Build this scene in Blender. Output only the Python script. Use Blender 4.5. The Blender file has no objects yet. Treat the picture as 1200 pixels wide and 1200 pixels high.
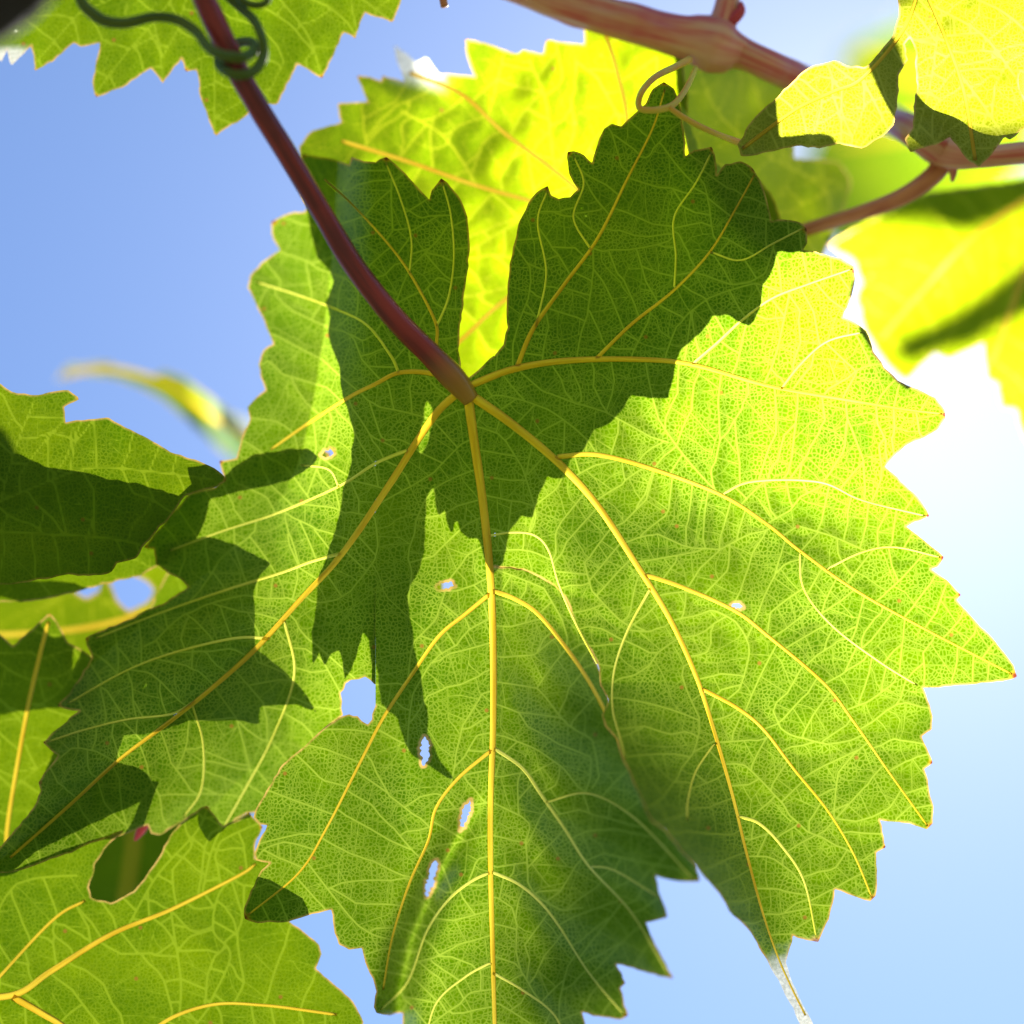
import bpy, math, random
import numpy as np
from mathutils import Vector, Matrix

random.seed(7)
rng = np.random.default_rng(11)
S = bpy.context.scene
COL = S.collection

# ------------------------------------------------------------------ camera, sky, sun, exposure
D0 = 0.36                      # metres from the lens to the big leaf
W0 = 0.216                     # width of the view at that distance
PITCH = math.radians(54)
CAM = Vector((0, 0, 1.35))
FWD = Vector((0, math.cos(PITCH), math.sin(PITCH)))
UP = Vector((0, -math.sin(PITCH), math.cos(PITCH)))
RIGHT = Vector((1, 0, 0))
SUN_PX = (1050, 380)           # where the sun stands (behind the leaves, upper right)

cd = bpy.data.cameras.new('camera')
cam = bpy.data.objects.new('camera', cd)
COL.objects.link(cam)
m = Matrix((RIGHT, UP, -FWD)).transposed().to_4x4()
m.translation = CAM
cam.matrix_world = m
cd.sensor_width = 36.0
cd.lens = 36.0 * D0 / W0
cd.clip_start = 0.01
cd.clip_end = 6000
cd.dof.use_dof = True
cd.dof.focus_distance = D0 - 0.001
cd.dof.aperture_fstop = 4.2
cd.dof.aperture_blades = 9
S.camera = cam

t = W0 / D0 / 1200.0
sun_dir = (FWD + RIGHT * ((SUN_PX[0] - 600) * t) + UP * ((600 - SUN_PX[1]) * t)).normalized()
SUN_EL = math.asin(sun_dir.z)
SUN_AZ = math.atan2(sun_dir.x, sun_dir.y)      # clockwise from +Y

wd = bpy.data.worlds.new('World')
S.world = wd
wd.use_nodes = True
nt = wd.node_tree
nt.nodes.clear()
sky = nt.nodes.new('ShaderNodeTexSky')
sky.sky_type = 'NISHITA'
sky.sun_disc = False
sky.sun_elevation = SUN_EL
sky.sun_rotation = SUN_AZ
sky.altitude = 100
sky.air_density = 1.0
sky.dust_density = 0.44
sky.ozone_density = 8.0
bg = nt.nodes.new('ShaderNodeBackground')
bg.inputs['Strength'].default_value = 0.132
out = nt.nodes.new('ShaderNodeOutputWorld')
nt.links.new(sky.outputs[0], bg.inputs[0])
nt.links.new(bg.outputs[0], out.inputs[0])

sl = bpy.data.lights.new('sun', 'SUN')
sl.energy = 5.0
sl.angle = math.radians(0.9)
sl.color = (1.0, 0.95, 0.86)
sun = bpy.data.objects.new('sun', sl)
COL.objects.link(sun)
sun.rotation_euler = sun_dir.to_track_quat('Z', 'Y').to_euler()

S.view_settings.view_transform = 'Standard'
S.view_settings.look = 'None'
S.view_settings.exposure = 0.75
S.view_settings.gamma = 1.0
S.view_settings.use_curve_mapping = False
S.cycles.max_bounces = 8
S.cycles.transmission_bounces = 8
S.cycles.diffuse_bounces = 5
S.cycles.caustics_refractive = True

# ------------------------------------------------------------------ helpers
_C = np.array(CAM); _F = np.array(FWD); _U = np.array(UP); _R = np.array(RIGHT)


def P(x, y, dz):
    """picture position (0..1200) at depth D0+dz metres -> world point (arrays)"""
    d = D0 + np.asarray(dz, float)
    x = np.asarray(x, float); y = np.asarray(y, float)
    a = (x - 600) * t * d; b = (600 - y) * t * d
    return _C + a[..., None] * _R + b[..., None] * _U + d[..., None] * _F


def shadow_to_caster(poly, r):
    """points of a shadow on the big leaf -> points of the leaf that throws it, at depth D0/r"""
    return [(SUN_PX[0] + (x - SUN_PX[0]) * r, SUN_PX[1] + (y - SUN_PX[1]) * r) for x, y in poly]


def sm(v, a, b):
    u = np.clip((np.asarray(v, float) - a) / (b - a), 0, 1)
    return u * u * (3 - 2 * u)


_perm = rng.random((64, 64))


def vnoise(x, y):
    xi = np.floor(x).astype(int); yi = np.floor(y).astype(int)
    fx = x - xi; fy = y - yi
    fx = fx * fx * (3 - 2 * fx); fy = fy * fy * (3 - 2 * fy)
    g = lambda i, j: _perm[i % 64, j % 64]
    return (g(xi, yi) * (1 - fx) + g(xi + 1, yi) * fx) * (1 - fy) + \
           (g(xi, yi + 1) * (1 - fx) + g(xi + 1, yi + 1) * fx) * fy - 0.5


def spline(pts, step=4.0):
    """Catmull-Rom through pts, resampled evenly"""
    p = np.array(pts, float)
    if len(p) == 2:
        p = np.array([p[0], (p[0] + p[1]) / 2, p[1]])
    q = np.vstack([2 * p[0] - p[1], p, 2 * p[-1] - p[-2]])
    o = []
    for i in range(1, len(q) - 2):
        a, b, c, d = q[i - 1], q[i], q[i + 1], q[i + 2]
        n = max(2, int(np.linalg.norm(c[:2] - b[:2]) / 2))
        for k in range(n):
            u = k / n
            o.append(0.5 * (2 * b + (c - a) * u + (2 * a - 5 * b + 4 * c - d) * u * u + (3 * b - a - 3 * c + d) * u ** 3))
    o.append(q[-2])
    o = np.array(o)
    s = np.concatenate([[0], np.cumsum(np.linalg.norm(np.diff(o[:, :2], axis=0), axis=1))])
    n = max(3, int(s[-1] / step) + 1)
    ss = np.linspace(0, s[-1], n)
    return np.stack([np.interp(ss, s, o[:, k]) for k in range(o.shape[1])], 1)


def tag(o, label=None, cat=None, group=None, kind=None):
    if label: o['label'] = label
    if cat: o['category'] = cat
    if group: o['group'] = group
    if kind: o['kind'] = kind
    return o


def empty(name, loc):
    o = bpy.data.objects.new(name, None)
    COL.objects.link(o)
    o.location = loc
    o.empty_display_size = 0.01
    return o


def mesh_obj(name, verts, faces, mat, parent=None, origin=None, smooth=True, attrs=None):
    v = np.asarray(verts, float)
    if parent is not None:
        origin = np.array(parent.location)
    elif origin is None:
        origin = v.mean(0)
    me = bpy.data.meshes.new(name)
    me.from_pydata((v - origin).tolist(), [], faces)
    if attrs:
        for k, a in attrs.items():
            a = np.asarray(a, float)
            if a.ndim == 1:
                at = me.attributes.new(k, 'FLOAT', 'POINT'); at.data.foreach_set('value', a)
            else:
                at = me.attributes.new(k, 'FLOAT_VECTOR', 'POINT'); at.data.foreach_set('vector', a.ravel())
    if smooth:
        me.shade_smooth()
    me.materials.append(mat)
    o = bpy.data.objects.new(name, me)
    COL.objects.link(o)
    if parent is not None:
        o.parent = parent
    else:
        o.location = origin
    return o


# ------------------------------------------------------------------ materials
def N(nt, typ, **kw):
    n = nt.nodes.new(typ)
    for k, v in kw.items():
        setattr(n, k, v)
    return n


def math_node(nt, op, a, b=None, clamp=False):
    n = nt.nodes.new('ShaderNodeMath'); n.operation = op; n.use_clamp = clamp
    for i, v in enumerate((a, b)):
        if v is None: continue
        if isinstance(v, (int, float)): n.inputs[i].default_value = v
        else: nt.links.new(v, n.inputs[i])
    return n.outputs[0]


def maprange(nt, v, a, b, c=0.0, d=1.0):
    n = nt.nodes.new('ShaderNodeMapRange'); n.interpolation_type = 'SMOOTHSTEP'
    nt.links.new(v, n.inputs[0])
    for i, q in enumerate((a, b, c, d)): n.inputs[i + 1].default_value = q
    return n.outputs[0]


def mixc(nt, f, a, b):
    n = nt.nodes.new('ShaderNodeMix'); n.data_type = 'RGBA'
    if isinstance(f, (int, float)): n.inputs[0].default_value = f
    else: nt.links.new(f, n.inputs[0])
    for i, v in ((6, a), (7, b)):
        if isinstance(v, tuple): n.inputs[i].default_value = v + (1,)
        else: nt.links.new(v, n.inputs[i])
    return n.outputs[2]


def leaf_material(name, dark, light, vein, refl, fine=1.0, forward=0.06):
    mt = bpy.data.materials.new(name); mt.use_nodes = True
    nt = mt.node_tree; nt.nodes.clear(); L = nt.links.new
    at = lambda n: N(nt, 'ShaderNodeAttribute', attribute_name=n)
    px = at('px').outputs['Vector']
    # wander the coordinate a little so that the net is not straight-edged
    no = N(nt, 'ShaderNodeTexNoise'); no.inputs['Scale'].default_value = 3.2; no.inputs['Detail'].default_value = 2
    L(px, no.inputs['Vector'])
    vm = N(nt, 'ShaderNodeVectorMath', operation='MULTIPLY_ADD')
    L(no.outputs['Color'], vm.inputs[0]); vm.inputs[1].default_value = (0.12, 0.12, 0.0); L(px, vm.inputs[2])

    def net(scale, w0, w1):
        v = N(nt, 'ShaderNodeTexVoronoi', voronoi_dimensions='2D', feature='DISTANCE_TO_EDGE')
        v.inputs['Scale'].default_value = scale; v.inputs['Randomness'].default_value = 0.85
        L(vm.outputs[0], v.inputs['Vector'])
        return maprange(nt, v.outputs['Distance'], w0, w1, 1.0, 0.0)
    fine_m = net(21.0, 0.03, 0.25)
    mid_m = net(6.2, 0.0, 0.085)
    v3 = at('vein3').outputs['Fac']; v4 = at('vein4').outputs['Fac']
    m3 = maprange(nt, v3, -0.1, 1.25, 1.0, 0.0)
    m4 = maprange(nt, v4, -0.1, 1.15, 1.0, 0.0)
    halo = maprange(nt, v3, 0.0, 9.0, 1.0, 0.0)
    nv = N(nt, 'ShaderNodeTexNoise'); nv.inputs['Scale'].default_value = 2.3; nv.inputs['Detail'].default_value = 3
    L(px, nv.inputs['Vector'])
    a = math_node(nt, 'MULTIPLY', fine_m, maprange(nt, nv.outputs['Fac'], 0.3, 0.7, 0.20 * fine, 0.56 * fine))
    b = math_node(nt, 'MULTIPLY', m4, 0.45)
    b = math_node(nt, 'MAXIMUM', b, math_node(nt, 'MULTIPLY', mid_m, 0.40 * fine))
    gr = at('green').outputs['Fac']
    mask = math_node(nt, 'MAXIMUM', math_node(nt, 'MAXIMUM', a, b), math_node(nt, 'MULTIPLY', m3, 0.50))
    # large soft patches in the green
    n2 = N(nt, 'ShaderNodeTexNoise'); n2.inputs['Scale'].default_value = 0.9; n2.inputs['Detail'].default_value = 5
    L(px, n2.inputs['Vector'])
    patch = maprange(nt, n2.outputs['Fac'], 0.32, 0.68)
    n3 = N(nt, 'ShaderNodeTexNoise'); n3.inputs['Scale'].default_value = 24; n3.inputs['Detail'].default_value = 3
    L(px, n3.inputs['Vector'])
    grain = maprange(nt, n3.outputs['Fac'], 0.3, 0.7)
    f = math_node(nt, 'ADD', math_node(nt, 'MULTIPLY', patch, 0.55), math_node(nt, 'MULTIPLY', grain, 0.30))
    f = math_node(nt, 'ADD', f, math_node(nt, 'MULTIPLY', halo, 0.12), True)
    colr = mixc(nt, f, dark, light)
    colr = mixc(nt, gr, colr, mixc(nt, f, (0.036, 0.080, 0.0003), (0.090, 0.135, 0.0005)))
    colr = mixc(nt, mask, colr, vein)
    # brown rim and burnt tooth tips
    mg = at('margin').outputs['Fac']; tip = at('tip').outputs['Fac']
    n4 = N(nt, 'ShaderNodeTexNoise'); n4.inputs['Scale'].default_value = 5; L(px, n4.inputs['Vector'])
    rim = math_node(nt, 'MULTIPLY', maprange(nt, mg, 0.4, 3.2, 1.0, 0.0), maprange(nt, n4.outputs['Fac'], 0.3, 0.6, 0.25, 1.0))
    rimc = mixc(nt, n4.outputs['Fac'], (0.30, 0.07, 0.03), (0.50, 0.36, 0.10))
    colr = mixc(nt, math_node(nt, 'MULTIPLY', rim, 0.8), colr, rimc)
    colr = mixc(nt, maprange(nt, tip, 0.15, 1.0, 0, 0.75), colr, (0.45, 0.22, 0.01))
    colr = mixc(nt, maprange(nt, tip, 0.45, 0.85), colr, (0.10, 0.02, 0.008))
    # rust specks
    vs = N(nt, 'ShaderNodeTexVoronoi', voronoi_dimensions='2D'); vs.inputs['Scale'].default_value = 0.9
    L(px, vs.inputs['Vector'])
    colr = mixc(nt, maprange(nt, vs.outputs['Distance'], 0.012, 0.03, 0.8, 0.0), colr, (0.16, 0.07, 0.01))

    rcol = mixc(nt, mask, refl, tuple(min(1, c * 1.9) for c in refl))
    pale_sheen = at('pale_sheen').outputs['Fac']  # whitish sheen of curled tips and edges, painted into both colours
    colr = mixc(nt, pale_sheen, colr, mixc(nt, grain, (0.24, 0.23, 0.19), (0.44, 0.42, 0.36)))
    rcol = mixc(nt, pale_sheen, rcol, (0.62, 0.62, 0.58))
    bp = N(nt, 'ShaderNodeBump'); bp.inputs['Strength'].default_value = 0.35; bp.inputs['Distance'].default_value = 0.00012
    L(mask, bp.inputs['Height'])
    tr = N(nt, 'ShaderNodeBsdfTranslucent'); L(colr, tr.inputs[0]); L(bp.outputs[0], tr.inputs['Normal'])
    df = N(nt, 'ShaderNodeBsdfDiffuse'); L(rcol, df.inputs[0]); L(bp.outputs[0], df.inputs['Normal'])
    ad = N(nt, 'ShaderNodeAddShader'); L(tr.outputs[0], ad.inputs[0]); L(df.outputs[0], ad.inputs[1])
    rf = N(nt, 'ShaderNodeBsdfRefraction'); rf.inputs['Roughness'].default_value = 0.78; rf.inputs['IOR'].default_value = 1.35
    L(colr, rf.inputs['Color'])
    m1 = N(nt, 'ShaderNodeMixShader'); m1.inputs[0].default_value = forward
    L(ad.outputs[0], m1.inputs[1]); L(rf.outputs[0], m1.inputs[2])
    gl = N(nt, 'ShaderNodeBsdfAnisotropic'); gl.inputs['Roughness'].default_value = 0.42
    gl.inputs['Color'].default_value = (0.9, 0.93, 0.9, 1)
    L(bp.outputs[0], gl.inputs['Normal'])
    lw = N(nt, 'ShaderNodeFresnel'); lw.inputs['IOR'].default_value = 1.38
    m2 = N(nt, 'ShaderNodeMixShader'); L(math_node(nt, 'POWER', lw.outputs[0], 1.5), m2.inputs[0])
    L(m1.outputs[0], m2.inputs[1]); L(gl.outputs[0], m2.inputs[2])
    o = N(nt, 'ShaderNodeOutputMaterial'); L(m2.outputs[0], o.inputs[0])
    return mt


def stem_material(name, c1, c2, trans, scale=60, rough=0.45, stretch=0.12, forward=0.0, endcol=None):
    """streaked skin of canes, stalks, tendrils and thick veins; 'px' runs along the stem"""
    mt = bpy.data.materials.new(name); mt.use_nodes = True
    nt = mt.node_tree; nt.nodes.clear(); L = nt.links.new
    at = N(nt, 'ShaderNodeAttribute', attribute_name='px')
    mp = N(nt, 'ShaderNodeMapping'); mp.inputs['Scale'].default_value = (stretch * scale, scale, scale)
    L(at.outputs['Vector'], mp.inputs[0])
    n = N(nt, 'ShaderNodeTexNoise'); n.inputs['Scale'].default_value = 1; n.inputs['Detail'].default_value = 5
    L(mp.outputs[0], n.inputs['Vector'])
    col = mixc(nt, maprange(nt, n.outputs['Fac'], 0.35, 0.65), c1, c2)
    n2 = N(nt, 'ShaderNodeTexNoise'); n2.inputs['Scale'].default_value = 1.7; L(at.outputs['Vector'], n2.inputs['Vector'])
    col = mixc(nt, maprange(nt, n2.outputs['Fac'], 0.45, 0.7, 0, 0.6), col, c2)
    if endcol:
        ea = N(nt, 'ShaderNodeAttribute', attribute_name='end')
        col = mixc(nt, maprange(nt, ea.outputs['Fac'], 0.86, 1.0), col, endcol)
    bp = N(nt, 'ShaderNodeBump'); bp.inputs['Strength'].default_value = 0.4; bp.inputs['Distance'].default_value = 0.0002
    L(n.outputs['Fac'], bp.inputs['Height'])
    b = N(nt, 'ShaderNodeBsdfPrincipled'); L(col, b.inputs['Base Color']); b.inputs['Roughness'].default_value = rough
    L(bp.outputs[0], b.inputs['Normal'])
    o = N(nt, 'ShaderNodeOutputMaterial')
    if trans > 0:
        tr = N(nt, 'ShaderNodeBsdfTranslucent'); L(col, tr.inputs[0])
        mx = N(nt, 'ShaderNodeMixShader'); mx.inputs[0].default_value = trans
        L(b.outputs[0], mx.inputs[1]); L(tr.outputs[0], mx.inputs[2])
        last = mx
        if forward > 0:
            rf = N(nt, 'ShaderNodeBsdfRefraction'); rf.inputs['Roughness'].default_value = 0.78; rf.inputs['IOR'].default_value = 1.35
            L(col, rf.inputs['Color'])
            last = N(nt, 'ShaderNodeMixShader'); last.inputs[0].default_value = forward
            L(mx.outputs[0], last.inputs[1]); L(rf.outputs[0], last.inputs[2])
        L(last.outputs[0], o.inputs[0])
    else:
        L(b.outputs[0], o.inputs[0])
    return mt


M_MATURE = leaf_material('leaf_mature', (0.028, 0.073, 0.0002), (0.075, 0.132, 0.0003), (0.27, 0.335, 0.035), (0.014, 0.030, 0.002), forward=0.11, fine=0.66)
M_BACK = leaf_material('leaf_mature_behind', (0.036, 0.080, 0.0002), (0.100, 0.148, 0.0003), (0.20, 0.26, 0.012), (0.014, 0.030, 0.002), fine=0.5, forward=0.15)
M_YELLOW = leaf_material('leaf_yellowing', (0.075, 0.125, 0.0003), (0.155, 0.195, 0.0005), (0.30, 0.30, 0.01), (0.025, 0.04, 0.004), fine=0.4, forward=0.30)
M_YOUNG = leaf_material('leaf_young', (0.085, 0.105, 0.001), (0.145, 0.16, 0.002), (0.26, 0.26, 0.03), (0.08, 0.10, 0.018), fine=0.7, forward=0.2)
M_VEIN = stem_material('vein_amber', (0.41, 0.25, 0.010), (0.53, 0.38, 0.025), 0.78, scale=8, forward=0.12)
M_SIDEVEIN = stem_material('vein_pale', (0.36, 0.36, 0.03), (0.47, 0.46, 0.07), 0.82, scale=8, forward=0.16)
M_REDVEIN = stem_material('vein_orange', (0.40, 0.22, 0.01), (0.48, 0.34, 0.02), 0.78, scale=8)
M_PETIOLE = stem_material('stalk_dark_red', (0.11, 0.007, 0.011), (0.27, 0.022, 0.020), 0.06, scale=14, rough=0.34, stretch=0.05, endcol=(0.36, 0.20, 0.02))
M_PINKSTALK = stem_material('stalk_orange', (0.40, 0.12, 0.05), (0.55, 0.22, 0.07), 0.15, scale=10)
M_CANE = stem_material('cane_bark', (0.52, 0.10, 0.07), (0.60, 0.32, 0.15), 0.10, scale=22, stretch=0.025)
M_TENDRIL = stem_material('tendril_green', (0.055, 0.115, 0.004), (0.11, 0.17, 0.008), 0.30, scale=9, rough=0.65)
M_TENDRIL_Y = stem_material('tendril_yellow', (0.80, 0.42, 0.05), (0.78, 0.72, 0.10), 0.45, scale=3)
M_DARKWOOD = stem_material('old_wood', (0.010, 0.007, 0.006), (0.02, 0.015, 0.012), 0.0, scale=9, rough=0.9)
M_RED = stem_material('bud_red', (0.40, 0.02, 0.03), (0.55, 0.06, 0.05), 0.3, scale=6)


# ------------------------------------------------------------------ blade mesher
OFF = 140; RS = 1480           # raster for vein growing, one cell per picture unit


def fill_rows(poly, xs, ys):
    """even-odd fill of polygon on grid xs,ys, edges included"""
    p = np.array(poly, float); q = np.roll(p, -1, 0)
    ins = np.zeros((len(ys), len(xs)), bool)
    for j, y in enumerate(ys):
        yy = y + 1e-7
        c = ((p[:, 1] <= yy) & (q[:, 1] > yy)) | ((q[:, 1] <= yy) & (p[:, 1] > yy))
        if not c.any(): continue
        a, b = p[c], q[c]
        X = np.sort(a[:, 0] + (yy - a[:, 1]) * (b[:, 0] - a[:, 0]) / (b[:, 1] - a[:, 1]))
        for k in range(0, len(X) - 1, 2):
            ins[j] |= (xs >= X[k] - 1e-6) & (xs <= X[k + 1] + 1e-6)
    return ins


def stamp(D, xs, ys, h, a, b, ra, rb, reach):
    """D = min(D, distance to segment ab minus its half width)"""
    x0, y0 = xs[0], ys[0]
    i0 = max(0, int((min(a[0], b[0]) - reach - x0) / h)); i1 = min(len(xs), int((max(a[0], b[0]) + reach - x0) / h) + 2)
    j0 = max(0, int((min(a[1], b[1]) - reach - y0) / h)); j1 = min(len(ys), int((max(a[1], b[1]) + reach - y0) / h) + 2)
    if i1 <= i0 or j1 <= j0: return
    X = xs[i0:i1][None, :]; Y = ys[j0:j1][:, None]
    vx, vy = b[0] - a[0], b[1] - a[1]
    l2 = vx * vx + vy * vy + 1e-9
    u = np.clip(((X - a[0]) * vx + (Y - a[1]) * vy) / l2, 0, 1)
    d = np.hypot(X - a[0] - u * vx, Y - a[1] - u * vy) - (ra + (rb - ra) * u)
    np.minimum(D[j0:j1, i0:i1], d, out=D[j0:j1, i0:i1])


def rough_outline(poly, seams, amp=0.9, step=6.0, seed=0.0):
    """add small unevenness to a leaf margin, keeping corners"""
    o = []
    n = len(poly)
    for i in range(n):
        a = np.array(poly[i], float); b = np.array(poly[(i + 1) % n], float)
        o.append(tuple(a))
        if any(abs(a[0] - s) < 1e-6 and abs(b[0] - s) < 1e-6 for s in seams): continue
        l = np.linalg.norm(b - a); k = int(l / step)
        if k < 2: continue
        nrm = np.array([b[1] - a[1], a[0] - b[0]]) / l
        bow = rng.uniform(-0.02, 0.045) * l
        for j in range(1, k):
            u = j / k
            o.append(tuple(a + (b - a) * u + nrm * (rng.uniform(-amp, amp) + bow * 4 * u * (1 - u))))
    return o


def blade_sheet(poly, holes, slot_veins, net3, net4, tips, zfun, h, seams=(), pucker=0.00045, slot_k=0.88, x_align=440.0, sheenfun=None, greenfun=None):
    A = np.array(poly)
    x0 = x_align + math.floor((A[:, 0].min() - 6 - x_align) / h) * h
    y0 = math.floor((A[:, 1].min() - 6) / h) * h
    xs = x0 + h * np.arange(int((A[:, 0].max() - x0 + 8) / h) + 1)
    ys = y0 + h * np.arange(int((A[:, 1].max() - y0 + 8) / h) + 1)
    ins = fill_rows(poly, xs, ys)
    E = np.full(ins.shape, 40.0); Em = np.full(ins.shape, 40.0)
    for pl, isout in [(poly, True)] + [(hh, False) for hh in holes]:
        if not isout:
            ins &= ~fill_rows(pl, xs, ys)
        for i in range(len(pl)):
            a, b = pl[i], pl[(i + 1) % len(pl)]
            stamp(E, xs, ys, h, a, b, 0, 0, 12)
            if not any(abs(a[0] - s) < 1e-6 and abs(b[0] - s) < 1e-6 for s in seams):
                stamp(Em, xs, ys, h, a, b, 0 if isout else 1.2, 0 if isout else 1.2, 12)
    F = np.where(ins, np.maximum(E, 1e-5), -np.maximum(E, 1e-5))
    VB = np.full(ins.shape, 40.0)
    for v in slot_veins:
        s, w = v['pts'], v['w'].copy()
        if len(w) > 6: w[:2] *= (0.1, 0.6); w[-2:] *= (0.6, 0.1)
        for i in range(len(s) - 1):
            stamp(VB, xs, ys, h, s[i], s[i + 1], w[i] * slot_k, w[i + 1] * slot_k, 40)
    F = np.minimum(F, np.where(np.abs(VB) < 1e-5, 1e-5, VB))
    V3 = np.full(ins.shape, 40.0); V4 = np.full(ins.shape, 40.0)
    for s, w in net3:
        for i in range(len(s) - 1): stamp(V3, xs, ys, h, s[i], s[i + 1], w, w, 26)
    for s, w in net4:
        for i in range(len(s) - 1): stamp(V4, xs, ys, h, s[i], s[i + 1], w, w, 4)
    X, Y = np.meshgrid(xs, ys)
    T = np.zeros(ins.shape)
    for tx, ty, tr_ in tips:
        T = np.maximum(T, 1.0 - np.clip(np.hypot(X - tx, Y - ty) / tr_, 0, 1))
    dv = np.clip(np.minimum(VB, V3 + 2), 0, 40)
    puck = pucker * (1 - np.exp(-(dv / 11.0) ** 2))
    for _ in range(2):
        puck[1:-1, 1:-1] = (puck[1:-1, 1:-1] * 2 + puck[:-2, 1:-1] + puck[2:, 1:-1] + puck[1:-1, :-2] + puck[1:-1, 2:]) / 6
    # marching squares
    H, Wd = F.shape
    idx = -np.ones(F.shape, int)
    nin = F > 0
    idx[nin] = np.arange(nin.sum())
    layers = [X, Y, puck, Em, np.minimum(V3, 40), V4, T]
    vals = [a[nin].tolist() for a in layers]
    full = nin[:-1, :-1] & nin[:-1, 1:] & nin[1:, :-1] & nin[1:, 1:]
    jj, ii = np.nonzero(full)
    faces = np.stack([idx[jj, ii], idx[jj + 1, ii], idx[jj + 1, ii + 1], idx[jj, ii + 1]], 1).tolist()
    anyin = (nin[:-1, :-1] | nin[:-1, 1:] | nin[1:, :-1] | nin[1:, 1:]) & ~full
    cross = {}
    cnt = [int(nin.sum())]

    def cv(a, b):
        key = (a, b) if a < b else (b, a)
        k = cross.get(key)
        if k is None:
            fa, fb = F[a], F[b]
            u = fa / (fa - fb)
            for L_, arr in zip(vals, layers):
                L_.append(arr[a] + (arr[b] - arr[a]) * u)
            vals[3][-1] = max(-1.0, vals[3][-1])
            k = cnt[0]; cnt[0] += 1; cross[key] = k
        return k
    for j, i in zip(*np.nonzero(anyin)):
        c = [(j, i), (j + 1, i), (j + 1, i + 1), (j, i + 1)]
        fl = [nin[q] for q in c]
        if sum(fl) == 2 and fl[0] == fl[2]:
            for k in range(4):
                if fl[k]:
                    faces.append([idx[c[k]], cv(c[k], c[(k + 1) % 4]), cv(c[k - 1], c[k])])
            continue
        f = []
        for k in range(4):
            if fl[k]: f.append(int(idx[c[k]]))
            if fl[k] != fl[(k + 1) % 4]: f.append(cv(c[k], c[(k + 1) % 4]))
        faces.append(f)
    x = np.array(vals[0]); y = np.array(vals[1])
    z = zfun(x, y) + np.array(vals[2])
    verts = P(x, y, z)
    return verts, faces, dict(px=np.stack([x / 100, y / 100, 0 * x], 1), margin=np.array(vals[3]), vein3=np.array(vals[4]),
                              vein4=np.array(vals[5]), tip=np.array(vals[6]), pale_sheen=sheenfun(x, y) if sheenfun else 0 * x, green=greenfun(x, y) if greenfun else 0 * x)


def join_sheets(parts):
    V = np.vstack([p[0] for p in parts])
    at = {k: np.concatenate([p[2][k] for p in parts]) for k in parts[0][2]}
    F = []; o = 0
    for v, f, _ in parts:
        F += [[i + o for i in q] for q in f]; o += len(v)
    key = np.round((V - V.mean(0)) * 2e6).astype(np.int64)
    _, first, inv = np.unique(key, axis=0, return_index=True, return_inverse=True)
    inv = inv.ravel()
    F2 = []
    for q in F:
        r = []
        for i in q:
            k = int(inv[i])
            if k not in r: r.append(k)
        if len(r) >= 3: F2.append(r)
    return V[first], F2, {k: a[first] for k, a in at.items()}


# ------------------------------------------------------------------ vein networks
def grow(parents, lab, occ, spacing, w, seed, seam_ok=None, arch=0.0025, maxlen=200, minlen=8, ang=(58, 84)):
    r = np.random.default_rng(seed)
    res = []
    for s in parents:
        s = np.asarray(s)[:, :2]
        n = len(s)
        seg = np.linalg.norm(np.diff(s, axis=0), axis=1)
        cum = np.concatenate([[0], np.cumsum(seg)])
        for side in (-1, 1):
            at = r.uniform(0.2, 0.8) * spacing
            while at < cum[-1] - 3:
                k = min(n - 2, int(np.searchsorted(cum, at)) - 1); k = max(k, 0)
                a = s[k]; tg = s[k + 1] - s[k]; tg = tg / (np.linalg.norm(tg) + 1e-9)
                p = a + tg * (at - cum[k])
                th = math.atan2(tg[1], tg[0]) + side * math.radians(r.uniform(*ang))
                at += spacing * r.uniform(0.65, 1.35)
                path = [p.copy()]
                xi, yi = int(p[0]) + OFF, int(p[1]) + OFF
                if not (0 <= xi < RS and 0 <= yi < RS) or lab[yi, xi] == 0: continue
                l0 = lab[yi, xi]
                hit = False; bend = -side * arch * r.uniform(-0.6, 1.8); wob = 0
                for st in range(int(maxlen / 2)):
                    if st > 3 and r.random() < 0.12: th += r.normal(0, 0.27)
                    th += bend * 2
                    p = p + 2.0 * np.array([math.cos(th), math.sin(th)])
                    xi, yi = int(p[0]) + OFF, int(p[1]) + OFF
                    if not (0 <= xi < RS and 0 <= yi < RS): break
                    l = lab[yi, xi]
                    if l == 0: break
                    if l != l0:
                        if seam_ok is not None and seam_ok(p[0], p[1]): l0 = l
                        else: break
                    path.append(p.copy())
                    if st > 2 and occ[yi, xi]: hit = True; break
                if len(path) * 2 < minlen: continue
                path = np.array(path)
                res.append((path, w))
                for q in path:
                    xi, yi = int(q[0]) + OFF, int(q[1]) + OFF
                    occ[max(0, yi - 1):yi + 2, max(0, xi - 1):xi + 2] = True
    return res


def make_vein(pts, w0, w1, kind='side', sheet=0, mat=None):
    s = spline(pts, 4.0)
    u = np.linspace(0, 1, len(s))
    f = 0.78 if kind == 'main' else 0.72
    return dict(pts=s, w=np.maximum(f * (w0 + (w1 - w0) * u ** 0.8), 1.12), kind=kind, sheet=sheet, mat=mat)


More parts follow.
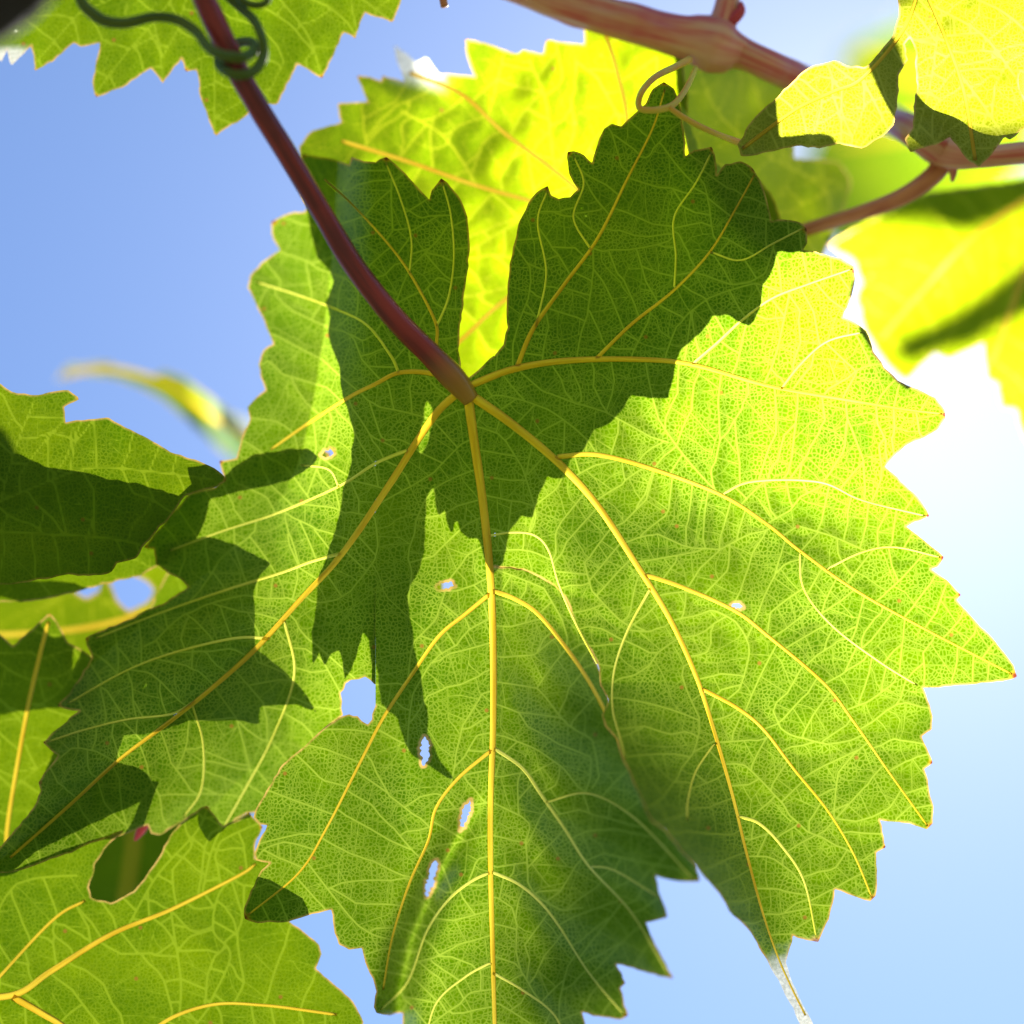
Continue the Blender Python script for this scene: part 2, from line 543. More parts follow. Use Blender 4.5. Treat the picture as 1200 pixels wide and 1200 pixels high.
def vein_mesh(name, v, zfun, mat, parent):
    s, w = v['pts'], v['w']
    tg = np.gradient(s, axis=0); tg /= (np.linalg.norm(tg, axis=1)[:, None] + 1e-9)
    nr = np.stack([-tg[:, 1], tg[:, 0]], 1)
    ts = np.array([-1.0, -0.72, -0.38, 0, 0.38, 0.72, 1.0])
    K = len(ts)
    m_per = W0 / 1200
    wob = 1 + 0.10 * np.array([vnoise(np.array([a[0] / 14]), np.array([a[1] / 14]))[0] for a in s])
    w = w * wob
    X = s[:, 0:1] + nr[:, 0:1] * w[:, None] * ts
    Y = s[:, 1:2] + nr[:, 1:2] * w[:, None] * ts
    zc = zfun(X.ravel(), Y.ravel()).reshape(X.shape)
    Z = zc - (np.sqrt(1 - ts ** 2)[None, :] * 0.55 * w[:, None] * m_per) - 0.00002
    V = P(X.ravel(), Y.ravel(), Z.ravel())
    F = []
    n = len(s)
    for i in range(n - 1):
        for k in range(K - 1):
            F.append([i * K + k, i * K + k + 1, (i + 1) * K + k + 1, (i + 1) * K + k])
    L = np.repeat(np.arange(n) * 0.04, K)
    at = dict(px=np.stack([L, np.tile(ts, n) * 0.1, 0 * L + s[0, 0] * 0.01], 1))
    return mesh_obj(name, V, F, mat, parent, attrs=at)


def raster(polys):
    lab = np.zeros((RS, RS), np.int16)
    xs = np.arange(RS) - OFF + 0.5
    for i, p in enumerate(polys):
        lab[fill_rows(p, xs, xs)] = i + 1
    return lab


def pick_tips(poly, lo=4.0, n_max=40, rad=(6.0, 10.0), seams=()):
    """convex sharp corners of the margin"""
    p = np.array(poly, float); n = len(p)
    area = 0.5 * np.sum(p[:, 0] * np.roll(p[:, 1], -1) - np.roll(p[:, 0], -1) * p[:, 1])
    sg = np.sign(area)
    o = []
    for i in range(n):
        if any(abs(p[i, 0] - s) < 2 for s in seams): continue
        a = p[i] - p[i - 1]; b = p[(i + 1) % n] - p[i]
        c = (a[0] * b[1] - a[1] * b[0]) * sg
        cs = np.dot(a, b) / (np.linalg.norm(a) * np.linalg.norm(b) + 1e-9)
        if c > 0 and cs < 0.35:
            o.append((p[i, 0], p[i, 1], rng.uniform(*rad)))
    return o


def tube(name, pts, radii, depth, mat, parent=None, sides=14, lumps=0.0, origin=None, cap=True):
    """round stem through picture points pts=(x,y); radii in picture units; depth metres per point"""
    a = np.column_stack([np.array(pts, float), np.array(depth, float), np.array(radii, float)])
    s = spline(a, 3.0)
    C = P(s[:, 0], s[:, 1], s[:, 2])
    R = s[:, 3] * t * (D0 + s[:, 2])
    T = np.gradient(C, axis=0); T /= np.linalg.norm(T, axis=1)[:, None]
    ref = _F.copy()
    n0 = np.cross(T[0], ref); n0 /= np.linalg.norm(n0)
    V = []; px = []; en = []
    run = 0.0
    for i in range(len(C)):
        n0 = n0 - T[i] * np.dot(n0, T[i]); n0 /= np.linalg.norm(n0)
        b0 = np.cross(T[i], n0)
        if i: run += np.linalg.norm(C[i] - C[i - 1])
        for k in range(sides):
            th = 2 * math.pi * k / sides
            rr = R[i] * (1 + lumps * vnoise(np.array([i * 0.09 + 3.3]), np.array([k * 0.8]))[0])
            V.append(C[i] + rr * (math.cos(th) * n0 + math.sin(th) * b0))
            en.append(i / (len(C) - 1.0))
            px.append((run * 60, math.cos(th) * 0.1, math.sin(th) * 0.1))
    F = []
    for i in range(len(C) - 1):
        for k in range(sides):
            k2 = (k + 1) % sides
            F.append([i * sides + k, i * sides + k2, (i + 1) * sides + k2, (i + 1) * sides + k])
    if cap:
        F.append(list(range(sides))[::-1]); F.append([(len(C) - 1) * sides + k for k in range(sides)])
    return mesh_obj(name, np.array(V), F, mat, parent, attrs=dict(px=np.array(px), end=np.array(en)), origin=origin)


# ------------------------------------------------------------------ ground below (out of the picture, it lights the undersides)
gm = bpy.data.materials.new('ground_grass'); gm.use_nodes = True
g = gm.node_tree; gb = g.nodes['Principled BSDF']; gb.inputs['Roughness'].default_value = 0.95
gn = N(g, 'ShaderNodeTexNoise'); gn.inputs['Scale'].default_value = 900; gn.inputs['Detail'].default_value = 8
gc = N(g, 'ShaderNodeTexCoord'); g.links.new(gc.outputs['Generated'], gn.inputs['Vector'])
g.links.new(mixc(g, maprange(g, gn.outputs['Fac'], 0.4, 0.6), (0.05, 0.07, 0.02), (0.20, 0.17, 0.10)), gb.inputs['Base Color'])
go = mesh_obj('ground', [(-2500, -2500, 0), (2500, -2500, 0), (2500, 2500, 0), (-2500, 2500, 0)], [[0, 1, 2, 3]], gm, origin=np.zeros(3), smooth=False)
tag(go, kind='structure')

LEAF_GROUP = 'leaves of the grapevine'


# ------------------------------------------------------------------ the big leaf
PL = [(440, 190), (440, 803), (434, 797), (428, 793), (421, 796), (411, 797), (405, 801), (403, 808), (399, 812), (401, 822), (400, 830), (402, 838), (390, 847), (373, 863), (352, 882), (333, 898), (314, 929), (301, 952),
      (290, 953), (277, 960), (258, 977), (245, 960), (243, 947), (213, 963), (187, 979), (177, 977), (173, 967), (133, 982), (100, 991),
      (66, 1005), (33, 1017), (0, 1023), (-12, 1024), (-10, 1008), (0, 993), (23, 967), (43, 940), (48, 927), (45, 917), (68, 885), (50, 870),
      (73, 850), (93, 833), (67, 827), (82, 812), (108, 770), (100, 748), (157, 724), (190, 708), (220, 688), (213, 680), (182, 661), (180, 643),
      (168, 641), (180, 626), (193, 613), (197, 605), (213, 590), (222, 578), (250, 572), (263, 563), (257, 540), (277, 537), (281, 522),
      (293, 491), (290, 477), (300, 466), (311, 457), (305, 441), (303, 427), (309, 410), (320, 403), (315, 390), (310, 377), (299, 354),
      (290, 337), (293, 323), (306, 308), (320, 298), (328, 293), (320, 280), (318, 260), (333, 252), (357, 248), (360, 243), (350, 220),
      (348, 195), (355, 180), (378, 184), (400, 190), (409, 193), (412, 184), (421, 187)]
PC = [(440, 190), (446, 186), (453, 184), (462, 191), (475, 203), (490, 220), (503, 234), (506, 223), (517, 209), (529, 220), (541, 236),
      (548, 255), (550, 280), (548, 318), (543, 350), (539, 380), (537, 410), (540, 433), (546, 445), (560, 434), (580, 416), (580, 664),
      (590, 664.5), (600, 664), (613, 666), (633, 675), (651, 685), (664, 700), (670, 712), (686, 750), (702, 784), (712, 815), (718, 842), (730, 872), (742, 898), (756, 930), (772, 960), (796, 984), (815, 1006), (820, 1033), (797, 1033), (768, 1026),
      (772, 1045), (782, 1075), (771, 1078), (757, 1081), (765, 1100), (778, 1125), (789, 1147), (772, 1144), (748, 1137), (722, 1130),
      (733, 1152), (727, 1158), (731, 1172), (736, 1190), (728, 1195), (682, 1186), (690, 1235), (600, 1290), (490, 1250), (470, 1205), (472, 1187), (457, 1190), (441, 1187),
      (438, 1180), (441, 1162), (437, 1147), (428, 1128), (424, 1111), (409, 1113), (397, 1107), (391, 1086), (388, 1066), (366, 1071), (332, 1081), (302, 1082), (287, 1077),
      (286, 1064), (294, 1043), (306, 1020), (316, 1011), (300, 1008), (298, 1000), (304, 984), (313, 967), (304, 966), (297, 958), (299, 950),
      (312, 927), (331, 896), (350, 880), (371, 861), (386, 848), (402, 839), (409, 837), (414, 839), (419, 839), (424, 845), (431, 849), (436, 843), (436, 837), (440, 827)]
PR = [(580, 416), (590, 404), (595, 384), (594, 350), (597, 310), (606, 270), (616, 246), (628, 226), (642, 218), (646, 229), (655, 233), (668, 231), (678, 222),
      (672, 214), (667, 204), (665, 178), (672, 177), (685, 182), (694, 191), (700, 170), (708, 151), (717, 145), (728, 148), (735, 141),
      (745, 132), (757, 121), (765, 104), (778, 96), (790, 104), (797, 125), (802, 160), (803, 183), (813, 176), (834, 172), (838, 182), (840, 205),
      (850, 192), (868, 189), (880, 195), (890, 210), (898, 231), (904, 259), (916, 257), (936, 260), (945, 268), (946, 285), (941, 293), (961, 297), (985, 303),
      (1000, 312), (1002, 326), (998, 346), (989, 366), (988, 372), (1002, 378), (1015, 388), (1020, 400), (1023, 412), (1036, 431), (1052, 446), (1076, 456),
      (1096, 466), (1107, 480), (1108, 490), (1099, 503), (1084, 512), (1060, 523), (1050, 532), (1037, 547), (1056, 565), (1075, 582), (1089, 605), (1072, 611),
      (1062, 617), (1085, 635), (1106, 653), (1099, 664), (1091, 667), (1110, 680), (1126, 697), (1121, 703), (1145, 730), (1170, 757), (1188, 780), (1192, 793),
      (1180, 797), (1150, 800), (1120, 803), (1082, 806), (1087, 820), (1093, 840), (1092, 855), (1080, 863), (1086, 876), (1093, 894), (1083, 901), (1088, 920),
      (1094, 945), (1093, 965), (1086, 972), (1066, 965), (1046, 963), (1031, 961), (1034, 975), (1038, 993), (1027, 999), (1028, 1020), (1026, 1050), (1020, 1056),
      (1000, 1050), (978, 1042), (974, 1065), (966, 1088), (959, 1104), (946, 1102), (929, 1096), (926, 1110), (921, 1128), (928, 1150), (941, 1178), (956, 1210),
      (944, 1210), (930, 1182), (912, 1148), (897, 1122), (880, 1093), (871, 1083), (854, 1067), (850, 1058), (835, 1038), (815, 1014), (800, 1000), (780, 974), (763, 962),
      (755, 945), (747, 927), (737, 904), (727, 883), (723, 866), (709, 851), (705, 838), (713, 820), (703, 803), (702, 783), (693, 763), (680, 743), (668, 712), (662, 700),
      (650, 687), (633, 677), (613, 668), (600, 666), (580, 664)]
HOLES_C = [[(497, 863), (502, 872), (503, 882), (498, 897), (494, 895), (493, 875)], [(552, 937), (551, 948), (547, 963), (539, 973), (541, 955), (545, 943)],
           [(512, 1008), (512, 1020), (508, 1035), (499, 1051), (498, 1040), (503, 1022), (507, 1011)], [(512, 688), (519, 684), (530, 682), (533, 687), (526, 690), (518, 690)]]
HOLES_L = [[(376, 533), (383, 528), (391, 527), (389, 533), (381, 536)]]
HOLES_R = [[(857, 709), (864, 707), (871, 712), (863, 713)]]

R1_PTS = [(553, 464), (600, 497), (655, 543), (700, 592), (745, 660), (785, 725), (815, 790), (835, 850), (858, 930), (875, 1000), (894, 1070), (912, 1122), (928, 1158), (944, 1190)]
_r1y = np.array([p[1] for p in R1_PTS], float); _r1x = np.array([p[0] for p in R1_PTS], float)


def z_common(x, y):
    z = 0.011 * sm(560 - x, 0, 260) * sm(560 - y, -40, 320)             # upper left lobe leans away
    z = z + 0.004 * sm(x, 600, 1100) * sm(700 - y, 0, 500)
    z = z - 0.004 * np.exp(-((x - 545) / 120.0) ** 2 - ((y - 470) / 120.0) ** 2)
    z = z + 0.0022 * vnoise(x / 130.0 + 5, y / 130.0) + 0.0009 * vnoise(x / 55.0, y / 55.0 + 9)
    return z


def z_left(x, y):
    u = sm(440 - x, 0, 160)
    # the left lobe sags away from its main vein on both sides
    yv = np.interp(x, [0, 140, 250, 350, 455, 540], [1010, 890, 805, 705, 570, 462])
    fold = 0.00010 * np.abs(y - yv) * sm(440 - x, 0, 120)
    return z_common(x, y) + u * (0.002 + 0.002 * np.sin(x / 60.0 + y / 90.0)) + np.minimum(fold, 0.014)


def z_mid(x, y):
    under = 0.003 * sm(x, 575, 720) * sm(y, 668, 790)
    left = -0.007 * sm(440 - x, -40, 60) * sm(y, 800, 860)
    rip = 0.0024 * np.sin((y - x * 0.9 + 18 * np.sin(x / 37.0)) / 17.0) * sm(x, 582, 650) * sm(y, 700, 820)
    d = (x - np.interp(y, [640, 870, 1000, 1100, 1170], [575, 575, 505, 462, 446]))
    tuck = 0.015 * sm(y, 900, 1060) * np.exp(-((d - 20) / 20.0) ** 2)      # the pleat next to the lower left side vein
    under = under + 0.0005 * sm(x, 580, 590) * sm(y, 655, 664)
    return z_common(x, y) + under + left + rip + tuck + 0.00018 * np.where(x > 577, 0.95 * 60 * (np.sqrt(1 + ((x - 577) / 60.0) ** 2) - 1), -0.12 * (x - 577)) * sm(y, 668, 820)


def z_right(x, y):
    xv = np.interp(y, _r1y, _r1x)
    u = xv - x
    k = np.interp(y, [700, 800, 900, 1000, 1080, 1120, 1200], [0.0, 0.2, 1.0, 2.1, 2.4, 1.2, 0.7])
    kr = np.interp(y, [760, 900, 1050, 1110, 1135, 1200], [0.0, 0.25, 0.6, 0.8, 0.8, 0.6])
    fl = np.where(u > 0, k * u, 0) * 0.00018
    fr = np.where(u < 0, -u, 0)
    fr = kr * 26 * (1 - np.exp(-fr / 26.0)) * 0.00018
    front = 0.005 * sm(x, 585, 680) * sm(y, 560, 720)
    far = 0.006 * sm(x, 800, 1190) * sm(y, 500, 800)
    return z_common(x, y) - fl + fr - front + far


ZF = [z_left, z_mid, z_right]
V_MAIN = [
    # main veins
    make_vein([(547, 455), (556, 520), (566, 590), (575, 680), (578, 760), (578, 850), (575, 940), (575, 1020), (577, 1100), (580, 1210)], 7.5, 3.2, 'main', 1),
    make_vein(R1_PTS, 7.4, 0.8, 'main', 2),
    make_vein([(550, 452), (600, 433), (660, 423), (740, 421), (810, 427), (900, 452), (1000, 470), (1060, 480), (1104, 485)], 6.0, 1.6, 'main', 2),
    make_vein([(540, 458), (515, 480), (490, 515), (455, 570), (400, 650), (350, 705), (300, 760), (250, 805), (200, 845), (140, 890), (80, 945), (12, 1005)], 6.2, 2.0, 'main', 0),
    make_vein([(536, 447), (502, 437), (467, 437), (440, 450), (410, 465), (363, 495), (317, 527)], 4.4, 1.8, 'main', 0),
    # side veins of the right half
    make_vein([(605, 432), (625, 385), (660, 335), (700, 280), (735, 210), (765, 150), (779, 105)], 4.2, 1.4, 'side', 2),
    make_vein([(700, 419), (740, 380), (790, 340), (832, 295), (862, 245), (884, 205)], 3.4, 1.3, 'side', 2),
    make_vein([(813, 426), (840, 403), (870, 375), (905, 350), (945, 334), (999, 315)], 3.2, 1.2, 'side', 2),
    make_vein([(916, 455), (940, 425), (970, 400), (1012, 389)], 2.3, 1.0, 'side', 2),
    make_vein([(832, 295), (868, 305), (905, 286), (942, 267)], 1.9, 1.0, 'side', 2),
    make_vein([(628, 383), (640, 320), (630, 260), (642, 222)], 1.9, 1.0, 'side', 2),
    make_vein([(692, 292), (672, 255), (684, 215), (672, 182)], 1.9, 1.0, 'side', 2),
    make_vein([(790, 340), (792, 300), (790, 255), (815, 215), (834, 178)], 2.0, 1.0, 'side', 2),
    make_vein([(655, 535), (700, 533), (760, 548), (845, 580), (900, 615), (937, 645), (1000, 690), (1080, 735), (1186, 790)], 4.4, 1.4, 'side', 2),
    make_vein([(845, 580), (882, 564), (960, 565), (1010, 586), (1086, 605)], 2.5, 1.0, 'side', 2),
    make_vein([(972, 665), (1010, 647), (1048, 641), (1102, 653)], 2.0, 1.0, 'side', 2),
    make_vein([(755, 673), (800, 688), (860, 715), (900, 745), (965, 800), (1000, 845), (1042, 905), (1087, 968)], 4.0, 1.3, 'side', 2),
    make_vein([(825, 808), (865, 830), (895, 855), (932, 903), (970, 950), (1000, 1000), (1022, 1052)], 3.4, 1.2, 'side', 2),
    make_vein([(868, 957), (890, 965), (915, 990), (942, 1032), (957, 1100)], 2.8, 1.1, 'side', 2),
    make_vein([(762, 690), (736, 738), (720, 785), (718, 830), (728, 868), (733, 890)], 2.6, 1.0, 'side', 2),
    make_vein([(836, 873), (815, 905), (806, 940), (806, 962)], 2.0, 0.9, 'side', 2),
    make_vein([(937, 645), (942, 690), (975, 733), (1030, 775), (1075, 803)], 2.0, 0.9, 'side', 2),
    # left half
    make_vein([(476, 528), (440, 543), (397, 570), (323, 602), (262, 622), (200, 645)], 3.0, 1.1, 'side', 0),
    make_vein([(402, 648), (365, 658), (330, 671), (260, 693), (183, 720), (112, 748)], 3.0, 1.1, 'side', 0),
    make_vein([(316, 748), (275, 748), (210, 763), (150, 785), (80, 824)], 2.8, 1.0, 'side', 0),
    make_vein([(228, 822), (200, 837), (150, 843), (100, 855), (54, 870)], 2.4, 0.9, 'side', 0),
    make_vein([(333, 726), (345, 790), (320, 863), (290, 920), (262, 970)], 2.4, 0.9, 'side', 0),
    make_vein([(226, 828), (238, 872), (236, 925), (215, 958)], 2.0, 0.9, 'side', 0),
    make_vein([(467, 436), (458, 417), (430, 381), (393, 362), (353, 347), (300, 330)], 2.6, 1.0, 'side', 0),
    make_vein([(540, 450), (520, 428), (512, 405), (510, 377), (480, 320), (450, 280), (410, 237), (380, 210)], 3.4, 1.2, 'side', 1),
    make_vein([(512, 382), (526, 347), (532, 300), (528, 250), (518, 213)], 2.2, 1.0, 'side', 1),
    make_vein([(480, 320), (482, 280), (470, 235), (452, 190)], 1.8, 0.9, 'side', 1),
    make_vein([(397, 570), (385, 550), (352, 545)], 1.8, 0.9, 'side', 0),
    # middle lobe
    make_vein([(573, 697), (545, 720), (515, 745), (483, 790), (450, 840), (425, 888), (383, 970), (350, 1023), (291, 1072)], 4.0, 1.4, 'side', 1),
    make_vein([(580, 693), (602, 701), (628, 717), (655, 748), (685, 790), (709, 833), (735, 890)], 4.2, 2.4, 'side', 1),
    make_vein([(575, 880), (537, 912), (511, 947), (502, 985), (480, 1035), (460, 1098), (449, 1160)], 3.4, 1.3, 'side', 1),
    make_vein([(578, 876), (612, 900), (634, 931), (661, 970), (690, 1015), (740, 1070), (784, 1143)], 3.3, 1.0, 'side', 1),
    make_vein([(575, 1022), (552, 1033), (525, 1055), (500, 1092), (478, 1150), (446, 1184)], 2.8, 1.0, 'side', 1),
    make_vein([(577, 1022), (606, 1035), (632, 1056), (655, 1085), (690, 1140), (732, 1190)], 2.8, 1.0, 'side', 1),
    make_vein([(577, 1127), (545, 1145), (510, 1178), (495, 1240)], 2.4, 1.0, 'side', 1),
    make_vein([(578, 1140), (615, 1162), (650, 1190), (670, 1235)], 2.4, 1.0, 'side', 1),
    make_vein([(690, 1015), (720, 1020), (770, 1050)], 1.6, 0.9, 'side', 1),
    make_vein([(640, 940), (690, 930), (745, 960), (812, 1030)], 1.8, 0.9, 'side', 1),
    make_vein([(572, 628), (600, 624), (626, 627), (643, 645), (655, 685), (676, 733), (700, 778)], 2.0, 1.2, 'side', 2),
]


def trim_starts(vs):
    """let each side vein begin at the flank of the thicker vein it leaves"""
    for v in vs:
        if v['kind'] == 'main': continue
        k = 0
        for o in vs:
            if o is v or o['w'].max() <= v['w'][0]: continue
            d = np.hypot(v['pts'][:, None, 0] - o['pts'][None, :, 0], v['pts'][:, None, 1] - o['pts'][None, :, 1])
            j = d.argmin(1); near = d[np.arange(len(d)), j] < o['w'][j] * 0.6
            n = 0
            while n < len(near) and near[n]: n += 1
            if n < len(near) - 4: k = max(k, n)
        v['pts'] = v['pts'][k:]; v['w'] = v['w'][k:]
        best = None
        for o in vs:
            if o is v or o['w'].max() <= v['w'][0] or o.get('sheet') != v.get('sheet') and o['kind'] != 'main': continue
            d = np.hypot(o['pts'][:, 0] - v['pts'][0, 0], o['pts'][:, 1] - v['pts'][0, 1])
            j = int(d.argmin())
            if d[j] < 16 and (best is None or d[j] < best[0]): best = (d[j], o['pts'][j], o['w'][j])
        if best is not None and best[0] > best[2] * 0.55:
            p0 = best[1] + (v['pts'][0] - best[1]) * min(1.0, 0.45 * best[2] / best[0])
            n = max(1, int(np.linalg.norm(v['pts'][0] - p0) / 3))
            add = [p0 + (v['pts'][0] - p0) * q / n for q in range(n)]
            v['pts'] = np.vstack([add, v['pts']]); v['w'] = np.concatenate([[v['w'][0]] * n, v['w']])


trim_starts(V_MAIN)


def seam_ok(x, y):
    return (abs(x - 440) < 5 and y < 806) or (abs(x - 580) < 5 and y < 664)


def big_leaf():
    o0 = P(np.array(547.), np.array(458.), np.array(-0.004))
    root = empty('vine_leaf', o0)
    tag(root, 'large sharp vine leaf with lacy veins and holes, on the long dark red stalk', 'leaf', LEAF_GROUP)
    seams = (440.0, 580.0)
    pl = rough_outline(PL, seams); pc = rough_outline(PC, seams); pr = rough_outline(PR, seams, amp=0.7)
    lab = raster([pl, pc, pr])
    occ = np.zeros((RS, RS), bool)
    for v in V_MAIN:
        for q in spline(v['pts'], 1.0):
            xi, yi = int(q[0]) + OFF, int(q[1]) + OFF
            if 0 <= xi < RS and 0 <= yi < RS: occ[max(0, yi - 1):yi + 2, max(0, xi - 1):xi + 2] = True
    par = [v['pts'] for v in sorted(V_MAIN, key=lambda v: v['kind'] != 'main')]
    n3 = grow(par, lab, occ, 30, 0.5, 3, seam_ok, minlen=18, ang=(66, 88))
    n3b = grow([a for a, _ in n3], lab, occ, 40, 0.2, 4, seam_ok, maxlen=110, minlen=16, ang=(66, 90))
    n4 = n3b
    net3 = n3
    parts = []
    for i, (pp, hl) in enumerate(((pl, HOLES_L), (pc, HOLES_C), (pr, HOLES_R))):
        base = (PL, PC, PR)[i]
        tips = pick_tips(base, seams=seams) + [(a, b, r_) for a, b, r_, q in (
            (1190, 792, 11, 2), (1107, 486, 9, 2), (1088, 605, 8, 2), (1105, 654, 8, 2), (1125, 697, 7, 2), (1092, 969, 11, 2), (1025, 1054, 11, 2), (956, 1104, 12, 2), (1001, 318, 9, 2), (945, 269, 8, 2),
            (884, 198, 9, 2), (835, 174, 7, 2), (1037, 993, 6, 2), (1093, 894, 7, 2), (641, 219, 9, 2), (666, 179, 8, 2), (779, 97, 7, 2), (518, 211, 10, 1), (453, 185, 9, 1), (286, 1076, 12, 1), (789, 1146, 9, 1),
            (819, 1033, 8, 1), (735, 1191, 8, 1), (782, 1075, 7, 1), (320, 259, 9, 0), (258, 541, 7, 0), (48, 868, 8, 0), (-8, 1018, 10, 0), (262, 974, 6, 0)) if q == i]
        sv = [v for v in V_MAIN if v['sheet'] == i or v['kind'] == 'main' and i < 2 and v['sheet'] < 2]
        if i == 0: sv = [v for v in V_MAIN if v['sheet'] in (0, 1) and v['pts'][:, 0].min() < 445 and (v['sheet'] == 0 or v['pts'][-1, 1] < 300)]
        if i == 1: sv = [v for v in V_MAIN if v['sheet'] in (0, 1)] + [dict(v, pts=v['pts'][v['pts'][:, 0] < 590], w=v['w'][v['pts'][:, 0] < 590]) for v in V_MAIN if v['sheet'] == 2 and v['pts'][0, 0] < 580]
        if i == 2: sv = [v for v in V_MAIN if v['sheet'] == 2]
        if i == 1: sv = [v for v in sv if len(v['pts']) > 2 and not (v['sheet'] == 0 and v['pts'][:, 0].max() < 435)]
        if i == 1: sv = [dict(v, pts=v['pts'][v['pts'][:, 0] > 432], w=v['w'][v['pts'][:, 0] > 432]) if v['sheet'] == 0 else v for v in sv]
        hl = [rough_outline(hh, (), amp=2.0, step=2.0) for hh in hl]
        parts.append(blade_sheet(pp, hl, sv, net3, n4, tips, ZF[i], 1.4, seams, pucker=(0.00034, 0.00034, 0.00026)[i],
                                sheenfun=(lambda x, y: sm(y + 0.35 * (x - 915) + 14 * vnoise(x / 6.0, y / 9.0), 1106, 1146)) if i == 2 else None))  # pale sheen of the curled tip, painted in
    V, F, A = join_sheets(parts)
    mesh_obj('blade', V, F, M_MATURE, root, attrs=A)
    for v in V_MAIN:
        nm = 'main_vein' if v['kind'] == 'main' else 'side_vein'
        vein_mesh(nm, v, ZF[v['sheet']], M_VEIN if v['kind'] == 'main' or v['w'][0] > 2.35 else M_SIDEVEIN, root)
    tube('petiole', [(215, -60), (240, 0), (268, 60), (292, 108), (335, 178), (375, 245), (415, 312), (462, 372), (505, 416), (532, 444), (551, 468)],
         [13, 13.5, 13.5, 13, 12.5, 12.5, 13, 13.2, 14.2, 15, 10.5], [-0.034, -0.031, -0.028, -0.025, -0.021, -0.017, -0.014, -0.011, -0.008, -0.0065, -0.0045], M_PETIOLE, root, sides=20, lumps=0.1)
    return root


big_leaf()


# ------------------------------------------------------------------ the other leaves
def leaf(label, poly, veins, z0, mat, tilt=(0, 0), mid=None, holes=(), bend=0.0, h=3.0, wav=0.003, seed=1, extra=None, vein_mat=None, spacing=36, petiole=None, tipr=(6, 10), sheenfun=None, greenfun=None):
    a = np.array(poly)
    cx, cy = mid if mid else a.mean(0)
    def zf(x, y):
        z = z0 + tilt[0] * (x - cx) * 1.8e-4 + tilt[1] * (y - cy) * 1.8e-4
        z = z + bend * (((x - cx) / 200.0) ** 2 + ((y - cy) / 200.0) ** 2)
        z = z + wav * vnoise(x / 90.0 + seed * 3.1, y / 90.0 + seed) + wav * 0.35 * vnoise(x / 30.0 + seed, y / 30.0 + seed * 2.3)
        if extra is not None: z = z + extra(x, y)
        return z
    root = empty('vine_leaf', P(np.array(float(cx)), np.array(float(cy)), np.array(z0)))
    tag(root, label, 'leaf', LEAF_GROUP)
    pl = rough_outline(poly, (), amp=1.0)
    lab = raster([pl])
    occ = np.zeros((RS, RS), bool)
    vs = [make_vein(p, w0, w1, k) for p, w0, w1, k in veins]
    for v in vs: v['w'] = np.maximum(v['w'], 0.88 * h)
    trim_starts(vs)
    for v in vs:
        for q in spline(v['pts'], 1.0):
            xi, yi = int(q[0]) + OFF, int(q[1]) + OFF
            if 0 <= xi < RS and 0 <= yi < RS: occ[max(0, yi - 1):yi + 2, max(0, xi - 1):xi + 2] = True
    n3 = grow([v['pts'] for v in vs], lab, occ, spacing, 0.9, seed * 7 + 1)
    n4 = grow([q for q, _ in n3], lab, occ, spacing, 0.25, seed * 7 + 2, maxlen=80, minlen=16)
    n3 = n3 + [(v['pts'], 0.9) for v in vs if v['kind'] != 'main']      # thin side veins lie in the blade itself
    vs = [v for v in vs if v['kind'] == 'main']
    V, F, A = blade_sheet(pl, [rough_outline(q, (), 0.8, 3) for q in holes], vs, n3, n4, pick_tips(poly, rad=tipr), zf, h, pucker=0.00028, sheenfun=sheenfun, greenfun=greenfun)
    A['px'] = A['px'] + np.array([seed * 13.7, seed * 5.1, 0])
    mesh_obj('blade', V, F, mat, root, attrs=A)
    for v in vs:
        vein_mesh('main_vein' if v['kind'] == 'main' else 'side_vein', v, zf, vein_mat or (M_VEIN if v['kind'] == 'main' else M_SIDEVEIN), root)
    if petiole:
        tube('petiole', *petiole, root, sides=14)
    return root


# leaf behind the big one: its outline carries on behind it and throws the large shadow
R2 = 0.93
SH_A = [(927, 263), (913, 283), (907, 310), (893, 333), (890, 360), (877, 382), (863, 377), (850, 368), (833, 370), (820, 390), (797, 410), (790, 433), (783, 467),
        (760, 467), (740, 463), (727, 483), (713, 497), (697, 503), (685, 527), (670, 537), (662, 560), (650, 560), (643, 557), (633, 580), (627, 605), (613, 603), (600, 620), (593, 657),
        (580, 672), (570, 657), (562, 630), (551, 630), (542, 622), (538, 600), (531, 626), (525, 596), (516, 604), (512, 566), (502, 584), (498, 650), (490, 672), (478, 697), (480, 732),
        (484, 768), (493, 817), (500, 860), (512, 886), (528, 906), (536, 916), (522, 910), (503, 898), (480, 884), (463, 845), (443, 826), (437, 790), (433, 772), (431, 750), (423, 741),
        (408, 786), (397, 802), (390, 766), (378, 772), (368, 789), (361, 772), (349, 792), (353, 760), (361, 720), (373, 677), (390, 633), (399, 592), (401, 570), (411, 540), (413, 510), (403, 483),
        (388, 453), (383, 430), (365, 409), (353, 388), (354, 371), (343, 353), (357, 327), (346, 313), (326, 295)]
P2 = [(350, 172), (366, 153), (400, 143), (395, 121), (431, 120), (418, 88), (447, 95), (448, 88), (474, 96), (461, 52), (487, 73), (500, 67), (514, 87), (557, 90), (545, 45),
      (580, 54), (607, 63), (613, 58), (637, 63), (640, 47), (685, 52), (683, 12), (720, 20), (765, 33), (800, 55), (803, 95), (806, 140), (822, 180), (850, 198), (884, 202), (903, 226), (916, 262)] \
    + shadow_to_caster(SH_A, R2) + [(362, 250), (352, 215)]
z2 = D0 / R2 - D0
